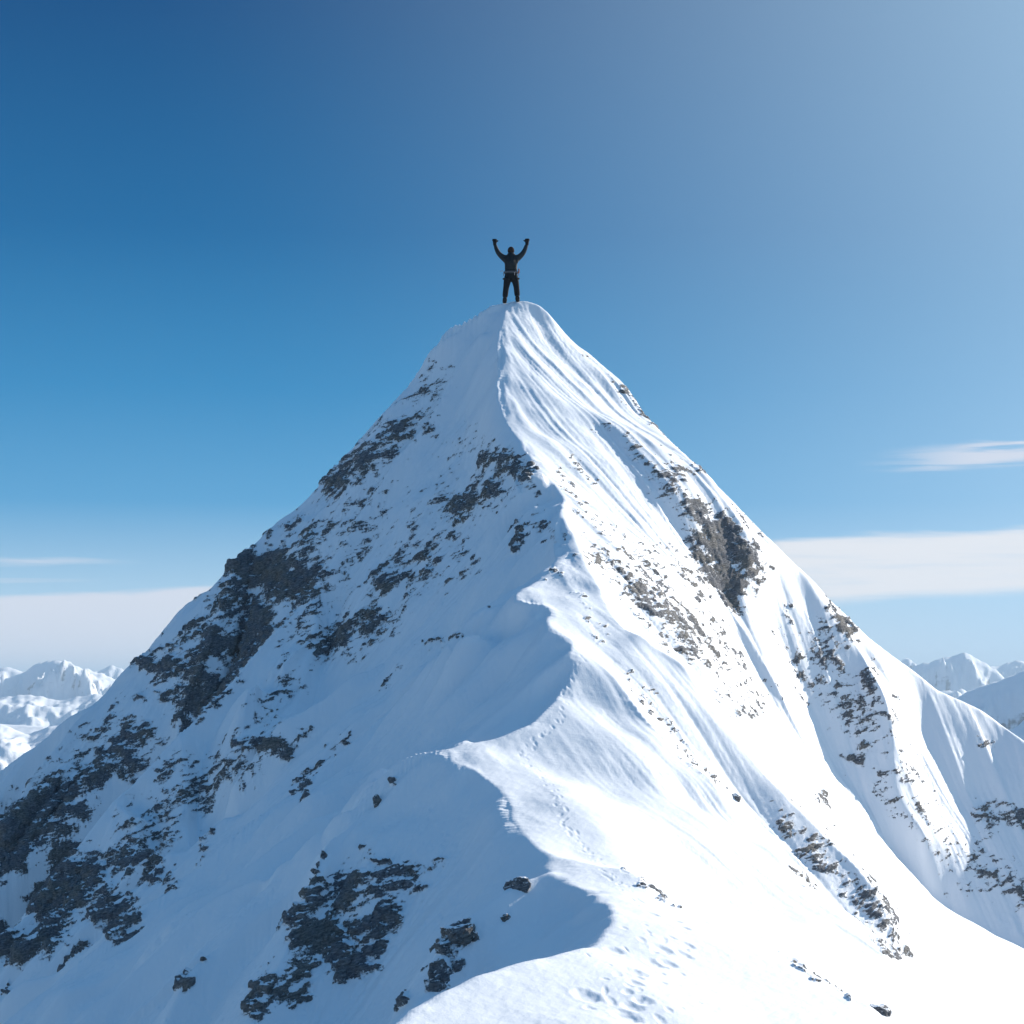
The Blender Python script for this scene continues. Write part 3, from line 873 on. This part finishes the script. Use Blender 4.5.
def far_material():
    mt = bpy.data.materials.new('far_snow')
    mt.use_nodes = True
    t = mt.node_tree
    b = NB(t)
    bs = t.nodes['Principled BSDF']
    g = b.n('ShaderNodeNewGeometry')
    pos = g.outputs['Position']
    sn = b.n('ShaderNodeSeparateXYZ')
    b.link(g.outputs['Normal'], sn.inputs[0])
    sp = b.n('ShaderNodeSeparateXYZ')
    b.link(pos, sp.inputs[0])
    st_ = b.comb(sp.outputs[0], sp.outputs[1], b.m('MULTIPLY', sp.outputs[2], 3.0))
    n1 = b.noise(st_, 0.012, 6, 0.68)
    n2 = b.noise(pos, 0.0025, 4, 0.6)
    v = b.m('ADD', b.m('SUBTRACT', 0.93, sn.outputs[2]), b.m('MULTIPLY', b.m('SUBTRACT', n1, 0.55), 0.9))
    v = b.m('ADD', v, b.m('MULTIPLY', b.m('SUBTRACT', n2, 0.5), 0.5))
    mk = b.ss(v, 0.36, 0.50)
    col = b.mix(mk, (0.87, 0.875, 0.89, 1), (0.20, 0.21, 0.23, 1))
    b.link(col, bs.inputs['Base Color'])
    bs.inputs['Roughness'].default_value = 0.7
    bs.inputs['Specular IOR Level'].default_value = 0.2
    bp = b.n('ShaderNodeBump')
    bp.inputs['Strength'].default_value = 0.7
    bp.inputs['Distance'].default_value = 1.0
    b.link(b.m('MULTIPLY', n1, 4.0), bp.inputs['Height'])
    b.link(bp.outputs[0], bs.inputs['Normal'])
    return mt


fme = grid_mesh('distant_mountains', np.stack([FX, FR, FZ], -1).reshape(-1, 3).astype(np.float32), fquads)
fo = link('distant_mountains', fme, far_material())
fo['kind'] = 'structure'


# ------------------------------------------------------------------ helpers for the things
def plain(name, col, rough=0.8, spec=0.3, bump=0.0, bscale=40.0, var=0.25):
    mt = bpy.data.materials.new(name)
    mt.use_nodes = True
    b = NB(mt.node_tree)
    bs = mt.node_tree.nodes['Principled BSDF']
    tcn = b.n('ShaderNodeTexCoord')
    n = b.noise(tcn.outputs['Object'], bscale * .3, 4, .6)
    c = b.mix(n, tuple(v * (1 - var) for v in col) + (1,), tuple(v * (1 + var) for v in col) + (1,))
    b.link(c, bs.inputs['Base Color'])
    bs.inputs['Roughness'].default_value = rough
    bs.inputs['Specular IOR Level'].default_value = spec
    if bump:
        bp = b.n('ShaderNodeBump')
        bp.inputs['Distance'].default_value = bump
        b.link(b.noise(tcn.outputs['Object'], bscale, 3, .6), bp.inputs['Height'])
        b.link(bp.outputs[0], bs.inputs['Normal'])
    return mt


def skin(name, joints, edges, mat, parent, root=0, sub=2):
    """one continuous surface grown round a skeleton: joints = (x, y, z, radius x, radius y)"""
    me0 = bpy.data.meshes.new(name)
    me0.from_pydata([j[:3] for j in joints], edges, [])
    o = bpy.data.objects.new(name + '_tmp', me0)
    scene.collection.objects.link(o)
    o.modifiers.new('skin', 'SKIN').use_smooth_shade = True
    lay = me0.skin_vertices[0] if me0.skin_vertices else None
    if lay is None:
        bm_ = bmesh.new()
        bm_.from_mesh(me0)
        bm_.verts.layers.skin.verify()
        bm_.to_mesh(me0)
        bm_.free()
        lay = me0.skin_vertices[0]
    for i, j in enumerate(joints):
        lay.data[i].radius = (j[3], j[4] if len(j) > 4 else j[3])
        lay.data[i].use_root = (i == root)
    ss_ = o.modifiers.new('sub', 'SUBSURF')
    ss_.levels = ss_.render_levels = sub
    dg = bpy.context.evaluated_depsgraph_get()
    me1 = bpy.data.meshes.new_from_object(o.evaluated_get(dg))
    me1.name = name
    bpy.data.objects.remove(o)
    me1.materials.clear()
    for p in me1.polygons:
        p.use_smooth = True
    return link(name, me1, mat, parent)


def bm_obj(name, bm_, mat, parent=None, smooth=True):
    me_ = bpy.data.meshes.new(name)
    bm_.to_mesh(me_)
    bm_.free()
    for p in me_.polygons:
        p.use_smooth = smooth
    return link(name, me_, mat, parent)


# ------------------------------------------------------------------ the climber on the summit
M_skin = plain('skin', (0.45, 0.28, 0.20), 0.6)
M_jacket = plain('dark_jacket_cloth', (0.010, 0.017, 0.022), 0.75, .3, .004, 30)
M_trouser = plain('black_trouser_cloth', (0.007, 0.009, 0.012), 0.9, .25, .004, 30)
M_boot = plain('black_boot_leather', (0.008, 0.008, 0.008), 0.7)
M_glove = plain('black_glove', (0.006, 0.006, 0.007), 0.85)
M_hat = plain('dark_wool', (0.035, 0.022, 0.018), 0.95, .1, .004, 60)
M_belt = plain('grey_webbing', (0.10, 0.10, 0.11), 0.7)
M_orange = plain('orange_webbing', (0.42, 0.12, 0.04), 0.7)
M_metal = plain('steel', (0.35, 0.35, 0.37), 0.35, .5)

man = bpy.data.objects.new('person', None)
scene.collection.objects.link(man)
man['label'] = 'person in dark jacket and trousers on the snowy summit with both arms raised'
man['category'] = 'person'
MD = PEAK_D
man.location = ((511 - HX) / F * MD, MD, 0)
man.scale = (1.02, 1.02, 1.03)


def gz(x, y):
    z_, k_ = base_z(np.array([x]), np.array([y]))
    c = int(np.argmin(np.abs(cols - x / y)))
    r = int(np.argmin(np.abs(rows - y)))
    return float(Z[r, c])


mz = (HY - 304) / F * MD
man.location.z = mz
lf = gz(man.location.x - .21, MD) - mz
rf = gz(man.location.x + .21, MD) - mz
lx, rx = -.205, .215
body = [(0, 0, .98, .15, .11), (0, .0, 1.14, .135, .10), (0, .0, 1.34, .165, .115), (0, -.01, 1.49, .15, .10), (0, 0, 1.58, .06, .06), (0, .01, 1.66, .062, .07), (0, .02, 1.75, .078, .095), (0, .02, 1.83, .07, .085),
        (-.17, 0, 1.52, .065), (-.30, .01, 1.56, .055), (-.415, .02, 1.66, .045), (-.49, .02, 1.82, .038), (-.545, .02, 1.97, .03), (-.555, .02, 2.06, .035, .02),
        (.17, 0, 1.53, .065), (.30, .01, 1.57, .055), (.405, .02, 1.68, .045), (.48, .02, 1.83, .038), (.535, .02, 1.98, .03), (.55, .02, 2.07, .035, .02),
        (-.10, 0, .88, .10), (-.155, -.02, .53, .06), (lx, .01, lf + .12, .042), (lx - .015, .12, lf + .05, .035),
        (.11, 0, .88, .10), (.175, -.02, .56, .06), (rx, .01, rf + .12, .042), (rx + .015, .12, rf + .05, .035)]
bed = [(0, 1), (1, 2), (2, 3), (3, 4), (4, 5), (5, 6), (6, 7), (3, 8), (8, 9), (9, 10), (10, 11), (11, 12), (12, 13), (3, 14), (14, 15), (15, 16), (16, 17), (17, 18), (18, 19),
       (0, 20), (20, 21), (21, 22), (22, 23), (0, 24), (24, 25), (25, 26), (26, 27)]
bo = skin('body', body, bed, M_skin, man)
jk = [(0, 0, .95, .24, .155), (0, 0, 1.14, .225, .15), (0, 0, 1.32, .245, .165), (0, -.01, 1.48, .24, .155), (0, -.005, 1.60, .125, .12), (0, 0, 1.73, .11, .11),
      (-.20, 0, 1.525, .115), (-.30, .01, 1.57, .105), (-.415, .02, 1.68, .09), (-.49, .02, 1.83, .075), (-.54, .02, 1.985, .062),
      (.20, 0, 1.53, .115), (.30, .01, 1.58, .105), (.405, .02, 1.69, .09), (.48, .02, 1.84, .075), (.53, .02, 1.99, .062)]
jed = [(0, 1), (1, 2), (2, 3), (3, 4), (4, 5), (3, 6), (6, 7), (7, 8), (8, 9), (9, 10), (3, 11), (11, 12), (12, 13), (13, 14), (14, 15)]
jo = skin('jacket', jk, jed, M_jacket, man, 1)
# a small square rucksack lies flat on the back
bm = bmesh.new()
bmesh.ops.create_cube(bm, size=1)
for v in bm.verts:
    v.co = (v.co.x * .30 * (1.0 if v.co.z > 0 else 1.08), -.165 + v.co.y * .10, 1.34 + v.co.z * .40)
bmesh.ops.bevel(bm, geom=bm.edges[:], offset=.035, segments=3, affect='EDGES')
bm_obj('rucksack', bm, M_jacket, man)
tr = [(0, 0, 1.09, .20, .135), (0, 0, .93, .22, .145), (-.115, 0, .83, .145), (-.14, -.01, .68, .125), (-.165, -.02, .53, .105), (-.19, -.01, .32, .105), (lx, .0, lf + .16, .088),
      (.125, 0, .84, .145), (.16, -.01, .70, .125), (.185, -.02, .56, .105), (.205, -.01, .34, .105), (rx, 0, rf + .16, .088)]
tro = skin('trousers', tr, [(0, 1), (1, 2), (2, 3), (3, 4), (4, 5), (5, 6), (1, 7), (7, 8), (8, 9), (9, 10), (10, 11)], M_trouser, man, 1)
for sgn, fx, fz in ((-1, lx, lf), (1, rx, rf)):
    skin('boot', [(fx, -.03, fz + .24, .09), (fx, -.035, fz + .09, .09), (fx + .005 * sgn, .05, fz + .08, .085), (fx + .02 * sgn, .19, fz + .06, .072, .06), (fx, -.09, fz + .06, .07)],
         [(0, 1), (1, 2), (2, 3), (1, 4)], M_boot, man, 1)
# fists in gloves: palm, four bent fingers of different lengths, and a thumb pointing inwards
for sgn, hx_, hz_ in ((-1, -.55, 2.07), (1, .545, 2.08)):
    jt = [(hx_ + .012 * -sgn, .02, hz_ - .14, .072), (hx_, .02, hz_, .07, .05), (hx_, .02, hz_ + .06, .072, .05)]
    ed = [(0, 1), (1, 2)]
    for q, (off, ln) in enumerate(((-.056, .05), (-.019, .06), (.019, .057), (.056, .042))):
        b0 = len(jt)
        jt += [(hx_ + off, .03, hz_ + .075, .026), (hx_ + off, .065, hz_ + .075 + ln * .4, .026), (hx_ + off, .085, hz_ + .055, .026), (hx_ + off, .06, hz_ + .035, .026)]
        ed += [(2, b0), (b0, b0 + 1), (b0 + 1, b0 + 2), (b0 + 2, b0 + 3)]
    b0 = len(jt)
    jt += [(hx_ + sgn * -.06, .035, hz_ + .01, .03), (hx_ - sgn * .10, .045, hz_ + .035, .024), (hx_ - sgn * .125, .05, hz_ + .055, .019)]
    ed += [(1, b0), (b0, b0 + 1), (b0 + 1, b0 + 2)]
    skin('glove', jt, ed, M_glove, man, 1)
# knitted hat with rolled brim
bm = bmesh.new()
bmesh.ops.create_uvsphere(bm, u_segments=28, v_segments=16, radius=1)
for v in bm.verts:
    z_ = v.co.z
    k_ = 1.0
    if z_ < -.05:
        k_ = 1.05
        z_ = max(z_, -.62)
    v.co = (v.co.x * .112 * k_, .02 + v.co.y * .13 * k_, 1.785 + z_ * .125)
bm_obj('hat', bm, M_hat, man)
# harness: waist belt, leg loops, gear loops with karabiners, a coiled sling at the hip
def torus(bm_, c, rx_, ry_, r, z_=0, tilt=0, seg=40, flat=1.0):
    rings = []
    for i in range(seg):
        a_ = 2 * math.pi * i / seg
        cx_, cy_ = math.cos(a_) * rx_, math.sin(a_) * ry_
        ring = []
        for j in range(8):
            q_ = 2 * math.pi * j / 8
            rr_ = 1 + r * math.cos(q_) / max(rx_, ry_)
            ring.append(bm_.verts.new((c[0] + cx_ * rr_, c[1] + cy_ * rr_, c[2] + r * flat * math.sin(q_) + tilt * cx_)))
        rings.append(ring)
    for i in range(seg):
        for j in range(8):
            bm_.faces.new((rings[i][j], rings[(i + 1) % seg][j], rings[(i + 1) % seg][(j + 1) % 8], rings[i][(j + 1) % 8]))


bm = bmesh.new()
torus(bm, (0, 0, 1.045), .238, .163, .014, flat=2.2)
hb_ = bm_obj('harness', bm, M_belt, man)
for sgn, tx, tz in ((-1, -.125, .80), (1, .135, .81)):
    bm = bmesh.new()
    torus(bm, (tx, 0, tz), 0.148, .150, .010, tilt=.25 * sgn, flat=2.0)
    bm_obj('leg_loop', bm, M_trouser, hb_)
for (gx2, gy2, gz2, mt_) in ((.25, -.03, .98, M_orange), (.245, .06, .975, M_metal), (-.255, -.03, .98, M_metal), (-.245, .06, .97, M_metal), (.12, -.17, .975, M_metal)):
    bm = bmesh.new()
    torus(bm, (0, 0, 0), .022, .045, .007)
    for v in bm.verts:
        v.co = (gx2 + v.co.z, gy2 + v.co.x, gz2 + v.co.y)
    bm_obj('karabiner', bm, mt_, hb_)
bm = bmesh.new()
for i in range(4):
    torus(bm, (0, 0, .012 * i), .04, .065, .010)
for v in bm.verts:
    v.co = (.25 + v.co.z * .8, .0 + v.co.x, 1.10 + v.co.y)
bm_obj('sling_coil', bm, M_orange, hb_)
# ice axe hanging at the left hip
bm = bmesh.new()
bmesh.ops.create_cone(bm, segments=10, radius1=.012, radius2=.012, depth=.46, cap_ends=True)
for v in bm.verts:
    v.co = (-.265 - v.co.z * .10, -.05, .85 + v.co.z)
ax_ = bm_obj('axe_shaft', bm, M_metal, hb_)
bm = bmesh.new()
prof = [(-.06, .012), (-.02, .016), (.05, .012), (.11, -.018), (.115, -.03), (.05, -.008), (-.02, -.006), (-.06, -.012)]
f1 = [bm.verts.new((-.29 - px_ * .7, -.055, 1.085 + pz_)) for px_, pz_ in prof]
f2 = [bm.verts.new((-.29 - px_ * .7, -.043, 1.085 + pz_)) for px_, pz_ in prof]
bm.faces.new(f1)
bm.faces.new(f2[::-1])
for i in range(8):
    bm.faces.new((f1[i], f2[i], f2[(i + 1) % 8], f1[(i + 1) % 8]))
bm_obj('axe_head', bm, M_metal, ax_, False)

# ------------------------------------------------------------------ single rocks standing out of the snow
M_bare = mountain_material(0.24)


def outcrop(px, py, wpx, hpx, seed, tilt, label, group):
    """a blocky, cracked outcrop whose foot is buried in the snow"""
    x0, y0 = hit(px, py)
    z0 = (HY - py) / F * y0
    a, h = wpx / F * y0 / 2, hpx / F * y0 / 2
    r_ = random.Random(seed)
    b_ = bmesh.new()
    bmesh.ops.create_icosphere(b_, subdivisions=5, radius=1)
    cuts = []
    for _ in range(13):
        n_ = Vector((r_.gauss(0, 1), r_.gauss(0, 1), r_.gauss(0, .9))).normalized()
        cuts.append((n_, r_.uniform(.52, .86)))
    P_ = np.array([v.co for v in b_.verts])
    for n_, q_ in cuts:
        dd_ = P_ @ np.array(n_) - q_
        P_ -= np.clip(dd_, 0, None)[:, None] * np.array(n_)[None] * .93
    nz = rid3(P_[:, 0] * 1.6 + seed, P_[:, 1] * 1.6, P_[:, 2] * 3.4, 5, .55) * .11 + np.round(fbm3(P_[:, 0] * 1.2, P_[:, 1] * 1.2 + seed, P_[:, 2] * 4, 2) * 3) / 3 * .09
    P_ *= (1 + nz)[:, None]
    ct, st_ = math.cos(tilt), math.sin(tilt)
    for v, q in zip(b_.verts, P_):
        X_, Z_ = q[0] * a, q[2] * h * 1.15
        v.co = (X_ * ct - Z_ * st_, q[1] * (a + h) * .5, X_ * st_ + Z_ * ct)
    o = bm_obj('rock_outcrop', b_, M_bare)
    o.location = (x0, y0 + a * .15, z0 - h * .3)
    o['label'] = label
    o['category'] = 'rock'
    o['group'] = group
    return o


GR = 'single rocks poking out of the snow'
outcrop(519, 886, 27, 20, 3, .15, 'dark blocky rock jutting from the ridge lip just above the foreground mound', GR)
outcrop(459, 933, 36, 30, 8, .5, 'large dark crag on the lower left edge of the ridge beside the foreground snow', GR)
outcrop(440, 968, 26, 36, 9, .5, 'tall narrow crag directly below the large dark crag beside the foreground snow', GR)
outcrop(505, 917, 14, 10, 5, .3, 'small dark rock in blue shade between the blocky rock and the large crag', GR)
outcrop(379, 803, 13, 17, 12, .2, 'small upright rock on the sunlit rim of the shaded left spur', GR)
outcrop(324, 856, 8, 16, 14, .2, 'thin dark rock on the edge of the left spur above the big rocky patch', GR)
outcrop(735, 798, 12, 9, 17, -.3, 'lone pale rock in the shaded hollow on the right slope', GR)
outcrop(878, 1010, 24, 20, 21, -.5, 'snow dusted grey boulder at the bottom right edge of the near slope', GR)
outcrop(489, 607, 4, 4, 23, 0, 'tiny dark stone below the snow spur halfway up the left side', GR)

# air
bm = bmesh.new()
bmesh.ops.create_cube(bm, size=1)
for v in bm.verts:
    v.co = ((v.co.x) * 60000, 22600 + v.co.y * 45800, (v.co.z + .5) * 532 - 420)
hm = bpy.data.meshes.new('haze')
bm.to_mesh(hm)
bm.free()
hmt = bpy.data.materials.new('haze')
hmt.use_nodes = True
ht = hmt.node_tree
for n in list(ht.nodes):
    ht.nodes.remove(n)
hb = NB(ht)
ho = hb.n('ShaderNodeOutputMaterial')
hv = hb.n('ShaderNodeVolumePrincipled')
hv.inputs['Color'].default_value = (0.64, 0.83, 1.0, 1)
hv.inputs['Density'].default_value = 1.1e-4
hv.inputs['Anisotropy'].default_value = 0.1
hb.link(hv.outputs[0], ho.inputs['Volume'])
hz_o = link('haze', hm, hmt)
hz_o['kind'] = 'stuff'
